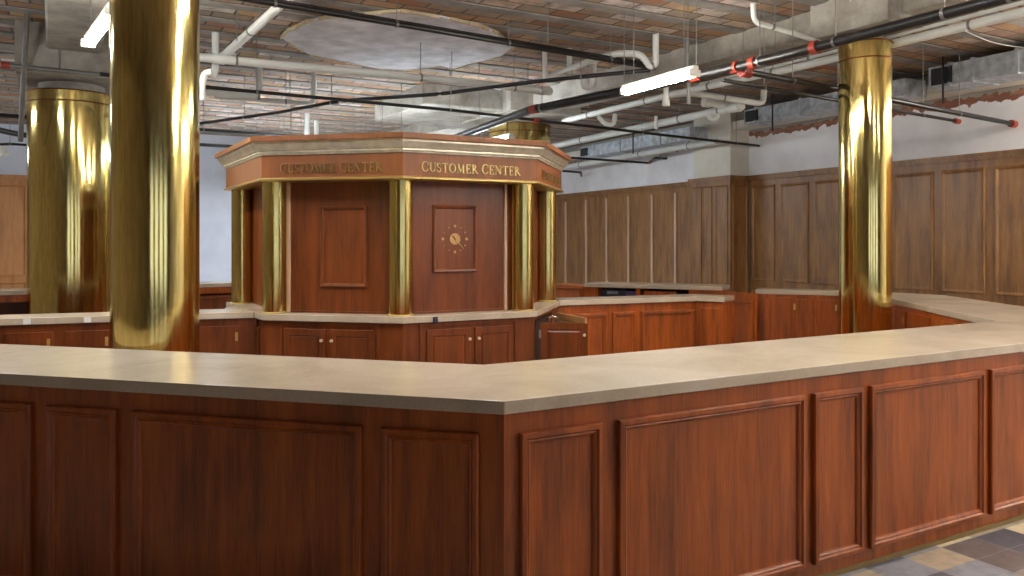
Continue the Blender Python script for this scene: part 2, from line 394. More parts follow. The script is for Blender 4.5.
panelling('wall_panelling', 'plain brown wall panelling divided by pale vertical battens behind the rear counter', FR, pier_s1+.02, FR.L-.08, [pier_s1-.3]+bl, 'batten')
# wood panelled section on the far left wall
fs0 = FB.s_at(100); fs1 = FB.L-.3
t = panelling('wall_panelling', 'orange-brown panelled wall section past the wide brass column', FB, fs0, fs1, [fs0+i*1.3 for i in range(0, 6)], 'raised', z1=3.05, wm='lit_oak')

# ------------------------------------------------------------------ front service counter
O = P(504.4, 415, ZB)[:2]
uR = (CT, ST); uL = (-math.cos(R(15.5)), math.sin(R(15.5)))
inR = (-ST, CT); inL = (math.sin(R(15.5)), math.cos(R(15.5)))
WID = .86
bis = nrm((inR[0]+inL[0], inR[1]+inL[1])); O2 = along(O, bis, WID/math.cos(R(22.5)))
LEN_L = 4.4
OL = along(O, uL, LEN_L); OL2 = along(OL, inL, WID)
A1 = along(O, uR, 5.46)
IR = ray_line(996, O2, along(O2, uR, 1))       # inner corner by the right column
r1 = P(1024, 306.5, ZT)[:2]; r2 = P(943, 295, ZT)[:2]; r3 = P(838, 289.8, ZT)[:2]; r4 = P(757, 288.2, ZT)[:2]
i1 = P(896, 299.6, ZT)[:2]; i3 = P(755, 293.9, ZB)[:2]; i2 = P(838, 295.8, ZB)[:2]; i2b = (i1[0]+(i1[0]-IR[0])*.45, i1[1]+(i1[1]-IR[1])*.45)
ring = [OL, O, A1, r1, r2, r3, r4, i3, i2, i2b, i1, IR, O2, OL2]
MB().prism(ring, ZB, ZT).build('stone_countertop', M['stone'], bevel=.004, base=(O[0], O[1], ZB),
    label='long polished beige stone worktop bending round the front of the service counter', category='countertop', group='beige stone countertops')
MOULD = [(0, -.006), (0, .018), (.004, .024), (.022, .026), (.030, .016), (.036, .018), (.044, .012), (.048, .003), (.056, .002)]
def counter_base(label, outer, inner, face, panels, z0=.088, z1=.938, mat='cherry', o=.017, plinth=True):
    t = thing('counter_base', label, 'counter', (face.pt(face.L/2, -.3, 0)))
    MB().prism(outer+inner, (.024 if plinth else .06), ZB).build('carcass', M[mat], t)
    b = MB(); b.fbox(face, .0, face.L, -.06, .016, .002, .024); b.build('base_strip', M['olive'], t)
    for a, c in panels:
        MB().panel(face, min(a, c), max(a, c), z0, z1, MOULD, 0).build('panel', M[mat], t)
    return t
e = .018
fo = along(O, bis, e/math.cos(R(22.5)))
FRt = Face(fo, along(fo, uR, 5.40), (0, 0)); FLt = Face(fo, along(fo, uL, LEN_L), (0, 0))
io = along(O2, bis, -e)
pr = [(521.5, 603), (619.5, 806), (815, 864), (871.5, 985.5), (991.5, 1058), (1068, 1150)]
counter_base('brightly lit red-brown cherry counter base with floor tiles at its foot', [FRt.A, FRt.B], [along(FRt.B, inR, WID-.04), along(io, uR, .002)], FRt, [(FRt.s_at(a, .02), FRt.s_at(b, .02)) for a, b in pr])
pl = [(478, 380.5), (361, 131), (115, 45), (30, -78), (-92, -190)]
counter_base('shadowed dark cherry counter base with tall framed panels meeting the lit run at the corner', [along(FLt.A, uL, .0), FLt.B], [along(FLt.B, inL, WID-.04), io], FLt, [(FLt.s_at(a, .02), FLt.s_at(b, .02)) for a, b in pl])
# right-hand return of the ring and its rear corner, doors on the staff side
LOCK = 'brass lock plate'
def door_on(t, F_, a, c, z0, z1, mat, knob=None, raised=True, lock=None, off=0.0):
    a, c = min(a, c), max(a, c)
    b = MB(); pro = [(0, -.01), (0, .018), (.002, .020), (.05, .020), (.053, .012), (.062, .010), (.068, .017), (.075, .017)] if raised else [(0, -.01), (0, .018), (.002, .02)]
    b.panel(F_, a, c, z0, z1, pro, off)
    d = b.build('door', M[mat], t)
    if knob is not None:
        k = MB(); p = F_.pt(knob, off+.018, z1-.09); q = F_.pt(knob, off+.052, z1-.09); pm = F_.pt(knob, off+.036, z1-.09)
        k.tube([p, pm], .006, 8); k.tube([pm, F_.pt(knob, off+.042, z1-.09), q], .013, 10); k.build('knob', M['knob'], d)
    if lock is not None:
        k = MB(); k.fbox(F_, lock-.012, lock+.012, off+.0185, off+.026, z1-.13, z1-.055); k.fbox(F_, lock-.006, lock+.006, off+.026, off+.034, z1-.10, z1-.085); k.build('lock_plate', M['lock'], d)
    return d
def inset(pts, t): return poly_offset(pts, -t)
ret = inset([A1, r1, r2, r3, i2, i2b, i1, IR], .018)
t = thing('counter_base', 'cherry counter base of the return run behind the slim brass column', 'counter', (4.3, 7.5, 0))
rr = [along(A1, uR, -.0), r1, r2, i2b, i1, IR]
rr = poly_offset([along(A1, inR, .9), r1, r2, i2b, i1, along(IR, nrm(sub(i1, IR)), .03)], -.02)
MB().prism(rr, .004, ZB).build('carcass', M['cherry'], t)
FI = Face(along(IR, nrm(sub(i1, IR)), .03), i2b, (0, 8)); n_off = -.022
Lr = FI.L
for k in range(5):
    a = .08+k*(Lr-.1)/5; door_on(t, FI, a, a+(Lr-.1)/5-.06, .12, .97, 'cherry', raised=False, off=n_off, lock=a+.05 if k % 2 else None)
# far right segment
t = thing('counter_base', 'cherry counter base with small locked doors left of the slim brass column', 'counter', ((r4[0]+i2[0])/2, (r4[1]+i2[1])/2, 0))
MB().prism(poly_offset([r2, r3, r4, i3, i2, i2b], -.02), .004, ZB).build('carcass', M['cherry'], t)
FQ = Face(i3, i2, (0, 0)); q = lambda px: FQ.s_at(px, -.01)
MB().fbox(FQ, q(764.5), q(769.5), -.02, .012, .05, .96).build('stile', M['cherry'], t)
door_on(t, FQ, q(792.5), q(813.5), .1, .965, 'cherry', raised=False, lock=q(794.5), off=-.02)
door_on(t, FQ, q(816.5), q(838), .1, .965, 'cherry', raised=False, lock=q(836), off=-.02)
door_on(t, FQ, q(771), q(791), .1, .985, 'cherry', raised=False, off=-.02)
# gate
g0 = PD(723, 10.35); g1 = PD(755.5, 9.97); FG = Face(g0, g1, (0, 0))
t = thing('swing_gate', 'cherry staff gate without stone top closing the gap between two rear counters', 'gate', FG.pt(FG.L/2, 0, 0))
MB().fbox(FG, 0, FG.L-.01, -.05, 0, .05, 1.045).build('gate_leaf', M['cherry'], t)
MB().panel(FG, FG.s_at(731), FG.s_at(753), .15, .94, MOULD, 0).build('panel', M['cherry'], t)
MB().fbox(FG, -.02, 0.0, -.07, .01, .003, 1.05).build('post', M['cherry'], t)

# ------------------------------------------------------------------ middle counter (behind the kiosk's right)
m0 = P(548, 306.2, ZB)[:2]; m1 = P(697, 301.2, ZB)[:2]; m2 = P(724.5, 302.3, ZB)[:2]
fa = Face(m0, m1, (0, 0)); fb = Face(m1, m2, (0, 0)); m2b = fb.pt(fb.L, -.38, 0)[:2]
m1b = along(m1, nrm((-fa.n[0]-fb.n[0], -fa.n[1]-fb.n[1])), .4); m0b = fa.pt(0, -.38, 0)[:2]
MB().prism([m0, m1, m2, m2b, m1b, m0b], ZB, ZT).build('stone_countertop', M['stone'], bevel=.004, base=(m1[0], m1[1], ZB), label='short beige stone worktop with an angled end, on the panelled counter inside the ring', category='countertop', group='beige stone countertops')
t = thing('counter_base', 'orange-lit cherry counter base with raised panels standing inside the ring', 'counter', ((m0[0]+m1[0])/2, (m0[1]+m1[1])/2, 0))
MB().prism(poly_offset([m0, m1, m2, m2b, m1b, m0b], -.025), .004, ZB).build('carcass', M['cherry'], t)
fa2 = Face(fa.pt(0, -.025, 0)[:2], fa.pt(fa.L, -.025, 0)[:2], (0, 0)); fb2 = Face(fb.pt(.0, -.025, 0)[:2], fb.pt(fb.L, -.025, 0)[:2], (0, 0))
for a, c in ((560, 606.5), (612, 634.5), (640.5, 694)):
    MB().panel(fa2, fa2.s_at(a), fa2.s_at(c), .12, .93, MOULD, 0).build('panel', M['cherry'], t)
MB().panel(fb2, fb2.s_at(701), fb2.s_at(719), .12, .95, [(0, -.004), (0, .008), (.004, .01)], 0).build('panel', M['cherry'], t)

# ------------------------------------------------------------------ rear counter (open shelves)
h0 = P(584, 286.9, ZB)[:2]; h1 = P(722, 290.7, ZB)[:2]; fh = Face(h0, h1, (0, 0))
MB().prism([h0, h1, fh.pt(fh.L, -.5, 0)[:2], fh.pt(0, -.5, 0)[:2]], ZB, ZT).build('stone_countertop', M['stone'], bevel=.004, base=(h0[0], h0[1], ZB), label='beige stone top of the rear counter with open shelves, in front of the battened wall', category='countertop', group='beige stone countertops')
t = thing('shelf_counter', 'rear cherry counter with open dark shelves below a stone top', 'counter', fh.pt(fh.L/2, -.25, 0))
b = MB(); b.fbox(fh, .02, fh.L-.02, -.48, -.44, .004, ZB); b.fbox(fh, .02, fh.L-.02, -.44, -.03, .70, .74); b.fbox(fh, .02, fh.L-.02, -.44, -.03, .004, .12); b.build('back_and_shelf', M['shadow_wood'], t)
hs = lambda px: fh.s_at(px, -.03)
for a, c in ((584.5, 598), (636, 640), (689, 693), (714, 721.5)):
    MB().fbox(fh, hs(a), hs(c), -.44, -.02, .12, ZB).build('upright', M['cherry'], t)
MB().fbox(fh, hs(644), hs(676), -.05, -.025, .74, .985).build('drawer_front', M['cherry'], t)
MB().fbox(fh, hs(693), hs(714), -.05, -.025, .74, ZB-.005).build('drawer_front', M['cherry'], t)
for a, c in ((598, 636), (640, 689), (693, 714)):
    MB().fbox(fh, hs(a), hs(c), -.05, -.03, .12, .70).build('lower_panel', M['cherry'], t)
t = thing('card_terminal', 'dark blue-black equipment box with a grey panel on the rear counter shelf', 'device', fh.pt(hs(610), -.2, .742))
MB().fbox(fh, hs(599.5), hs(624), -.36, -.08, .742, .985).build('case', M['device'], t, bevel=.006)
MB().fbox(fh, hs(606), hs(617), -.085, -.074, .925, .965).build('front_panel', M['device2'], t)
MB().tube([fh.pt(hs(622), -.085, .95), fh.pt(hs(622), -.07, .95)], .008, 8).build('button', M['chrome'], t)
t = thing('equipment_box', 'plain purple-grey box next to the panelled equipment on the shelf', 'device', fh.pt(hs(630), -.2, .742))
MB().fbox(fh, hs(625), hs(635), -.34, -.08, .742, .97).build('case', simple('violet_case', srgb(74, 56, 92), .5), t, bevel=.006)
MB().fbox(fh, hs(627), hs(633), -.085, -.076, .78, .90).build('vent', M['device'], t)
# wood run to the left of it, without stone
k0 = PD(549, 12.2); k1 = PD(583.5, 11.75); fk = Face(k0, k1, (0, 0))
t = thing('cabinet', 'low cherry drawer cabinet without stone top, behind the kiosk and its open doors', 'cabinet', fk.pt(fk.L/2, -.2, 0))
MB().fbox(fk, 0, fk.L, -.4, 0, .004, 1.035).build('carcass', M['cherry'], t)
MB().fbox(fk, .06, fk.L-.06, -.01, .018, .83, .97).build('drawer', M['cherry'], t)
MB().fbox(fk, .0, fk.L, -.02, .03, .985, 1.0).build('moulding', M['cherry'], t)

# ------------------------------------------------------------------ left counter runs
l0 = P(0, 318.8, ZT)[:2]; l1 = PD(247.5, 7.05)
lu = nrm(sub(l0, l1)); l0 = along(l0, lu, 1.6); fl = Face(l0, l1, (0, 0))
KP = {}
K0 = PD(226, 8.15); K1 = PD(261.5, 6.85); K2 = PD(403, 6.57); K3 = PD(536.8, 7.15); K4 = PD(561.5, 8.45)
K5 = (.05, 9.9); K6 = (-1.25, 10.35); K7 = (-2.45, 9.6)
K = [K0, K1, K2, K3, K4, K5, K6, K7]
kl = Face(K1, K0, (-9, 6)); s_hit = 0
# meet the kiosk's side with a small clearance
def cut(A, B, C, D):
    k = sub(D, C); u = sub(B, A); den = u[0]*k[1]-u[1]*k[0]
    t = ((C[0]-A[0])*k[1]-(C[1]-A[1])*k[0])/den; return along(A, u, t)
ko = Face(kl.pt(0, .006, 0)[:2], kl.pt(kl.L, .006, 0)[:2], (-9, 6))
c1 = cut(l0, l1, ko.A, ko.B); c2 = cut(fl.pt(0, -.4, 0)[:2], fl.pt(1, -.4, 0)[:2], ko.A, ko.B)
bk = ray_line(224.5, fl.pt(0, -.4, 0)[:2], fl.pt(1, -.4, 0)[:2])
MB().prism([l0, c1, ko.pt(.98, 0, 0)[:2], P(225, 307.6, ZT)[:2], bk, fl.pt(0, -.4, 0)[:2]], ZB, ZT).build('stone_countertop', M['stone'], bevel=.004, base=(-3.4, 6.6, ZB), label='narrow beige stone shelf joining the kiosk, in front of the wide brass column', category='countertop', group='beige stone countertops')
t = thing('cabinet', 'low cherry cabinets with brass lock plates under the narrow stone shelf', 'cabinet', (-3.5, 6.8, 0))
ko2 = Face(kl.pt(0, -.026, 0)[:2], kl.pt(kl.L, -.026, 0)[:2], (-9, 6))
f1 = fl.pt(0.02, -.03, 0)[:2]; fl2 = Face(f1, fl.pt(fl.L, -.03, 0)[:2], (0, 0))
d1 = cut(f1, fl2.B, ko2.A, ko2.B); d2 = cut(fl.pt(0, -.38, 0)[:2], fl.pt(1, -.38, 0)[:2], ko2.A, ko2.B)
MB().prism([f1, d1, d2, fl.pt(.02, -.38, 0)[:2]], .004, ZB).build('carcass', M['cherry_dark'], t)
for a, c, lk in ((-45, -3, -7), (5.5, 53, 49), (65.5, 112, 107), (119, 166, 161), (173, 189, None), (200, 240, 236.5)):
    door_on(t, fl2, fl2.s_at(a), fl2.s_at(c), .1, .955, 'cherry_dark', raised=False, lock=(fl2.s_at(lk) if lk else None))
for px, word in ((27, 'below the wide brass column'), (87.5, 'beside the thick brass column')):
    s = fl.s_at(px); MB().fbox(fl, s-.026, s+.026, .0015, .006, ZB+.004, ZT-.006).build('shelf_tag', M['tag'], bevel=.001, base=fl.pt(s, 0, ZB+.01), label='small white card on the stone shelf edge, '+word, category='tag', group='white cards on the stone shelf edge')
# far left counter
v0 = P(-60, 292.5, ZT)[:2]; v1 = P(40, 290, ZT)[:2]; v2 = PD(70, 11.4); v3 = P(178, 284.5, ZT)[:2]; v4 = P(262, 282, ZT)[:2]
def low_counter(A, B, lab1, lab2, w=.5, op=True):
    f = Face(A, B, (0, 0)); MB().fbox(f, 0, f.L, -w, 0, ZB, ZT).build('stone_countertop', M['stone'], bevel=.004, base=f.pt(f.L/2, 0, ZB), label=lab1, category='countertop', group='beige stone countertops')
    t = thing('counter_base', lab2, 'counter', f.pt(f.L/2, -.2, 0))
    b = MB(); b.fbox(f, .02, f.L-.02, -w+.02, -w+.06, .004, ZB); b.build('back_board', M['cherry_dark'], t)
    b = MB(); b.fbox(f, .02, f.L-.02, -w+.06, -.03, .5, .54); b.build('shelf', M['shadow_wood'], t)
    MB().fbox(f, .02, f.L-.02, -.05, -.02, .93, ZB).build('apron', M['cherry'], t)
    n = max(2, int(f.L/.9)+1)
    for i in range(n):
        a = .02+(f.L-.1)*i/(n-1); MB().fbox(f, a, a+.06, -w+.06, -.02, .004, .93).build('upright', M['cherry'], t)
    if not op:
        for i in range(n-1):
            a = .1+(f.L-.1)*i/(n-1); MB().panel(f, a, a+(f.L-.1)/(n-1)-.08, .12, .9, [(0, -.03), (0, .01), (.04, .012), (.05, .002)], -.04).build('panel', M['cherry_dark'], t)
low_counter(v0, v1, 'beige stone ledge over a dark opening, left of the wide brass column', 'cherry counter with dark open bays left of the wide brass column')
low_counter(v3, v4, 'beige stone ledge seen between the thick brass column and the kiosk pillars', 'dark red panelled rear counter below the pale wall, seen beside the kiosk pillars', op=False)

# ------------------------------------------------------------------ kiosk
kb = (-1.1, 8.4, 0)
kiosk = thing('kiosk', 'octagonal cherry customer kiosk with brass pillars, lettered fascia and stone ledge', 'kiosk', kb)
MB().prism(K, ZB, ZT).build('countertop', M['stone'], kiosk, bevel=.004)
KB = poly_offset(K, -.035)
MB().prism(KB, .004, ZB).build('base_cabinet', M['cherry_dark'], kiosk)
def kface(i, off):
    q = poly_offset(K, off); return Face(q[i], q[i+1], (kb[0]+(q[i][0]-kb[0])*9, kb[1]+(q[i][1]-kb[1])*9))
ki = kface(1, -.035); kr = kface(2, -.035); ks = kface(3, -.035); kL = kface(0, -.035)
S = lambda f, px: f.s_at(px)
# front left doors
for a, c, kn in ((285, 325.5, 323.5), (331.5, 375, 333.5)):
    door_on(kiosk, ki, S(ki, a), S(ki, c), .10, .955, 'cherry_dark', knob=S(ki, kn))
for a, c, kn in ((426, 470, 467.8), (474.5, 512.5, 477)):
    door_on(kiosk, kr, S(kr, a), S(kr, c), .10, .955, 'cherry_dark', knob=S(kr, kn))
for f, a, c in ((ki, 283, 377), (kr, 423, 514)):
    b = MB(); s0, s1 = sorted((S(f, a), S(f, c)))
    b.fbox(f, s0-.03, s0, -.005, .012, .05, .985); b.fbox(f, s1, s1+.03, -.005, .012, .05, .985); b.fbox(f, s0-.03, s1+.03, -.005, .012, .985, 1.012); b.build('door_surround', M['cherry_dark'], kiosk)
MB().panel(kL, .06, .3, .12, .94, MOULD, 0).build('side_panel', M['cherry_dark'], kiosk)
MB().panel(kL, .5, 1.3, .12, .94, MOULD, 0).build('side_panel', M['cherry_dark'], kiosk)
# dark keyhole-like clip on the ledge
cf = Face(K2, K3, (0, 0)); s = cf.s_at(435)
MB().fbox(cf, s-.02, s+.02, .0015, .02, ZB-.012, ZT-.008).build('cable_clip', M['device'], bevel=.003, base=cf.pt(s, 0, ZB), label='small dark clip stuck on the kiosk stone ledge edge', category='clip')
# open doors
def open_door(A, B, z0, z1, lab, knob_side=True, m1='cherry_dark', m2='light_wood'):
    f = Face(A, B, (0, 0)); b = MB()
    b.panel(f, 0, f.L, z0, z1, [(0, -.02), (0, 0), (.055, 0), (.060, -.006), (.07, -.006), (.08, 0), (.09, 0)], 0)
    d = b.build('open_door', M[m1], kiosk)
    if lab: d['label'] = lab
    b = MB(); b.fbox(f, .005, f.L-.005, -.026, -.0195, z0+.005, z1-.002); b.build('inner_face', M[m2], d)
    if knob_side:
        k = MB(); a = f.L-.03; k.tube([f.pt(a, -.002, z1-.1), f.pt(a, .02, z1-.1)], .006, 8); k.tube([f.pt(a, .02, z1-.1), f.pt(a, .028, z1-.1), f.pt(a, .036, z1-.1)], .013, 10); k.build('knob', M['knob'], d)
    k = MB()
    for zz in (z1-.1, z0+.1): k.fbox(f, -.014, .006, -.012, .006, zz-.035, zz+.035)
    k.build('hinge', M['grey_metal'], d)
    return d
ksf = Face(K3, K4, (5, 7))
hA = ksf.pt(.06, -.02, 0)[:2]
open_door(PD(540.5, 7.12), PD(588, 7.07), .1, .972, 'open cabinet door swung towards the viewer')
hB = ksf.pt(.98, -.02, 0)[:2]
open_door(PD(556.5, 7.98), PD(585, 7.42), .1, .985, None, False, 'light_wood', 'cherry_dark')
b = MB(); b.fbox(ksf, .1, .92, -.034, -.03, .08, .98); b.build('cabinet_shade_sheet', M['shadow_wood'], kiosk)  # thin dark sheet painting the shade of an open cabinet on the solid base
k = MB(); p = PZ(549, 318, 7.3); k.tube([p, (p[0]+.03, p[1]-.02, p[2]+.015), (p[0]+.07, p[1], p[2])], .012, 10); k.tube([(p[0], p[1], p[2]-.03), (p[0], p[1], p[2]+.012)], .016, 10); k.build('door_closer', M['chrome'], kiosk)
# upper body
Wp = poly_offset(K, -.2); ZF0, ZF1 = 2.215, 2.40
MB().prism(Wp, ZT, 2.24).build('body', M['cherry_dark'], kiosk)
wf = Face(Wp[1], Wp[2], (0, 0)); wr = Face(Wp[2], Wp[3], (0, 0))
def zat(f, px, py):
    q = f.pt(f.s_at(px), 0, 0); return H+(HY-py)*q[1]/F
for f, a, c, y0, y1 in ((wf, 321, 367.5, 206, 287), (wr, 432.5, 476.5, 205.5, 272)):
    zt_ = zat(f, (a+c)/2, y0); zb_ = zat(f, (a+c)/2, y1)
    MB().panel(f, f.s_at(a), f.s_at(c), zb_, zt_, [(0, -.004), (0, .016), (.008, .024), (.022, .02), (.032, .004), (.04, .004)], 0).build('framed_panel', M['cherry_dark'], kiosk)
for f, px in ((wf, 289.6), (wr, 505)):
    MB().fbox(f, f.s_at(px)-.012, f.s_at(px)+.012, -.002, .02, ZT+.002, 2.2).build('edge_strip', M['batten'], kiosk)
for f, a, c in ((wf, 292, 387), (wr, 415, 503)):
    b = MB(); b.fbox(f, f.s_at(a), f.s_at(c), -.001, .012, ZT+.001, ZT+.02); b.build('bottom_bead', M['cherry_dark'], kiosk)
MB().prism(poly_offset(K, -.03), 2.2, 2.225).build('soffit', M['cherry_dark'], kiosk)
cols = [(275, 6.99, .106), (400.5, 6.74, .103), (522.5, 7.22, .098), (242, 8.02, .1), (546.5, 8.32, .1)]
KV = poly_offset(K, -.17)
spots = [PD(px, d)+(r,) for px, d, r in cols]+[KV[5]+(.1,), KV[6]+(.1,), KV[7]+(.1,)]
for x, y, r in spots:
    c = MB().lathe((x, y), [(r, ZT+.012), (r, 2.2)], 40).build('pillar', M['brass_small'], kiosk)
    MB().lathe((x, y), [(r+.006, ZT+.001), (r+.008, ZT+.008), (r+.004, ZT+.013), (r-.01, ZT+.013)], 40).build('base_ring', M['gold_trim'], c)
def sweep(prof):
    b = MB(); b.rings([[(x, y, z) for x, y in poly_offset(K, o_)] for o_, z in prof], True); return b
fas = sweep([(-.06, 2.222), (0, 2.222), (0, 2.415), (-.06, 2.415)]).build('fascia', M['fascia'], kiosk)
sweep([(-.04, 2.196), (.012, 2.196), (.022, 2.202), (.022, 2.214), (.006, 2.223), (-.04, 2.223)]).build('brass_trim', M['gold_trim'], kiosk)
sweep([(-.05, 2.413), (.012, 2.413), (.014, 2.425), (.024, 2.432), (.024, 2.447), (.036, 2.452), (.046, 2.47), (.064, 2.492), (.070, 2.500), (.070, 2.512), (.082, 2.52), (-.05, 2.52)]).build('cornice', M['pewter'], kiosk)
sweep([(-.05, 2.519), (.098, 2.519), (.100, 2.522), (.100, 2.562), (.097, 2.565), (-.05, 2.565)]).build('cap_board', M['fascia'], kiosk)

# serif capitals, drawn on a unit-high cell: strokes as quads, bowls as ring pieces
def arc(cx, cy, rx, ry, a0, a1, thick, n=14, thin=.35):
    out = []
    for i in range(n):
        q = []
        for a in (a0+(a1-a0)*i/n, a0+(a1-a0)*(i+1)/n):
            ca, sa = math.cos(R(a)), math.sin(R(a)); th = thick*(thin+(1-thin)*abs(ca))
            q.append(((cx+rx*ca, cy+ry*sa), (cx+(rx-th)*ca, cy+(ry-th)*sa)))
        out.append([q[0][0], q[1][0], q[1][1], q[0][1]])
    return out
def bar(x0, y0, x1, y1, w):
    d = nrm((x1-x0, y1-y0)); n = (-d[1]*w/2, d[0]*w/2)
    return [[(x0+n[0], y0+n[1]), (x1+n[0], y1+n[1]), (x1-n[0], y1-n[1]), (x0-n[0], y0-n[1])]]
def ser(x, y, w=.22): return bar(x-w/2, y, x+w/2, y, .05)
T_, t_ = .15, .06
G = {
 'C': (.80, arc(.46, .5, .44, .5, 50, 310, T_)+bar(.74, .62, .74, .88, t_)+bar(.74, .1, .74, .3, t_)),
 'U': (.86, bar(.18, .3, .18, .98, T_)+bar(.72, .3, .72, .98, t_)+arc(.435, .33, .33, .33, 180, 360, T_)+ser(.18, .975, .32)+ser(.72, .975, .26)),
 'S': (.62, arc(.3, .74, .26, .26, 30, 270, T_*.9)+arc(.3, .26, .27, .27, -150, 90, T_*.9)+bar(.52, .7, .52, .95, t_)+bar(.06, .05, .06, .32, t_)),
 'T': (.78, bar(.39, .02, .39, .96, T_)+bar(.04, .965, .74, .965, .07)+ser(.39, .025, .34)+bar(.05, .78, .05, .97, t_)+bar(.73, .78, .73, .97, t_)),
 'O': (.92, arc(.45, .5, .44, .5, 0, 360, T_, 24)),
 'M': (1.06, bar(.16, .02, .2, .97, t_)+bar(.2, .97, .52, .08, T_)+bar(.52, .08, .84, .97, t_)+bar(.86, .02, .86, .97, T_)+ser(.16, .025)+ser(.86, .025, .3)),
 'E': (.72, bar(.18, .02, .18, .97, T_)+bar(.1, .965, .62, .965, t_)+bar(.1, .03, .64, .03, t_)+bar(.18, .51, .5, .51, t_)+bar(.62, .78, .62, .98, t_)+bar(.64, .02, .64, .24, t_)+bar(.5, .4, .5, .62, t_)),
 'R': (.84, bar(.18, .02, .18, .97, T_)+arc(.3, .73, .28, .25, -90, 90, T_)+bar(.12, .965, .32, .965, t_)+bar(.18, .49, .34, .49, t_)+bar(.36, .49, .76, .02, T_)+ser(.18, .025, .3)+ser(.78, .025, .16)),
 'N': (.94, bar(.16, .02, .16, .97, t_)+bar(.14, .95, .78, .06, T_)+bar(.78, .04, .78, .97, t_)+ser(.16, .025)+ser(.78, .975)+ser(.1, .975, .2)),
}
def lettering(f, s0, s1, zc, hgt, mats):
    txt = 'CUSTOMER CENTER'; tot = 0; gap = .07
    for i, ch in enumerate(txt):
        k = 1.1 if i in (0, 9) else 1.0
        tot += (.42 if ch == ' ' else (G[ch][0]+gap)*k)
    k2 = (s1-s0)/(tot*hgt); x = s0; n = 0
    for i, ch in enumerate(txt):
        k = 1.1 if i in (0, 9) else 1.0
        if ch == ' ': x += .42*hgt*k2; continue
        b = MB()
        for q in G[ch][1]:
            pts = [(x+u*hgt*k*k2, zc-hgt/2+v*hgt*k) for u, v in q]
            vs = [f.pt(a, .0008, z) for a, z in pts]+[f.pt(a, .012, z) for a, z in pts]
            b.add(vs, [[0, 1, 2, 3], [4, 5, 6, 7], [0, 1, 5, 4], [1, 2, 6, 5], [2, 3, 7, 6], [3, 0, 4, 7]])
        b.build('letter', mats(i), fas); x += (G[ch][0]+gap)*k*hgt*k2
ff = Face(K1, K2, (0, 0)); fr_ = Face(K2, K3, (0, 0)); fs_ = Face(K3, K4, (5, 7))
lettering(ff, ff.s_at(280.5), ff.s_at(383), 2.298, .078, lambda i: M['letter'])
lettering(fr_, fr_.s_at(421), fr_.s_at(520.5), 2.300, .078, lambda i: M['letter'])
lettering(fs_, fs_.L*.16, fs_.L*.9, 2.300, .078, lambda i: M['letter'])

# clock on the kiosk's framed panel
cs = wr.s_at(454.5); cz = zat(wr, 454.5, 239); g = .0105
clock = thing('wall_clock', 'wooden kiosk clock with a pale round centre and dot hour markers', 'clock', wr.pt(cs, g, cz))
def disc(f, s, z, r, o0, o1, seg=24):
    b = MB(); b.rings([[f.pt(s+r*math.cos(2*math.pi*i/seg), o, z+r*math.sin(2*math.pi*i/seg)) for i in range(seg)] for o in (o0, o1)], True); return b
disc(wr, cs, cz, .05, .0045, .012).build('dial', M['light_wood'], clock)
for hh in range(12):
    a = R(90-30*hh); r = .013 if hh % 3 == 0 else (.007 if hh in (1, 2, 4, 5, 11) else .004)
    disc(wr, cs+.112*math.cos(a), cz+.112*math.sin(a), r, .0045, .009, 14).build('hour_marker', M['light_wood'], clock)
def hand(ang, l, w):
    b = MB(); a = R(90-ang); dx, dz = math.cos(a), math.sin(a); nx, nz = -dz*w, dx*w
    pts = [(cs-dx*.01+nx, cz-dz*.01+nz), (cs-dx*.01-nx, cz-dz*.01-nz), (cs+dx*l-nx*.5, cz+dz*l-nz*.5), (cs+dx*l+nx*.5, cz+dz*l+nz*.5)]
    b.add([wr.pt(p, .013, z) for p, z in pts]+[wr.pt(p, .017, z) for p, z in pts], [[0, 1, 2, 3], [4, 5, 6, 7], [0, 1, 5, 4], [1, 2, 6, 5], [2, 3, 7, 6], [3, 0, 4, 7]]); return b
hand(137, .115, .004).build('minute_hand', M['gold_trim'], clock); hand(-40, .035, .005).build('hour_hand', M['letter_dark'], clock)

# ------------------------------------------------------------------ brass columns
def brass_column(px, d, r, ztop, label, cap=1.3, rings=True, floor_z=.003):
    x, y = PD(px, d)
    t = thing('brass_column', label, 'column', (x, y, 0), 'brass clad building columns')
    MB().lathe((x, y), [(r, floor_z), (r, ztop-.012)], 96).build('shaft', M['brass'], t)
    b = MB(); b.lathe((x, y), [(r-.02, ztop-.012), (r+.008, ztop-.012), (r+.012, ztop-.004), (r+.004, ztop+.004), (r-.04, ztop+.004)], 96); b.build('top_rim', M['rim'], t)
    if rings:
        b = MB(); zz = ztop-.17 if r < .4 else ztop-.13
        b.rings([[(x+rr*math.cos(2*math.pi*i/96), y+rr*math.sin(2*math.pi*i/96), z) for i in range(96)] for rr, z in ((r-.003, zz-.008), (r+.006, zz-.006), (r+.006, zz+.006), (r-.003, zz+.008))], False, True)
        b.build('collar', M['rim'], t)
    if d < 9: MB().lathe((x, y), [(r+.006, .003), (r+.008, .08), (r+.002, .09), (r-.002, .09)], 64).build('foot_ring', M['rim'], t)
    return x, y
c1_ = brass_column(155.5, 4.97, .253, 3.72, 'thick polished brass column rising out of frame behind the front worktop', rings=False)
c2_ = brass_column(865, 8.12, .248, 3.66, 'slim polished brass column with a copper collar, near the panelled wall')
c3_ = brass_column(72, 9.85, .475, 3.46, 'very wide brass column with visible top, behind the narrow stone shelf')
c4_ = brass_column(519, 14.0, .54, 3.66, 'brass column top showing just above the kiosk roof')
n_ = 5
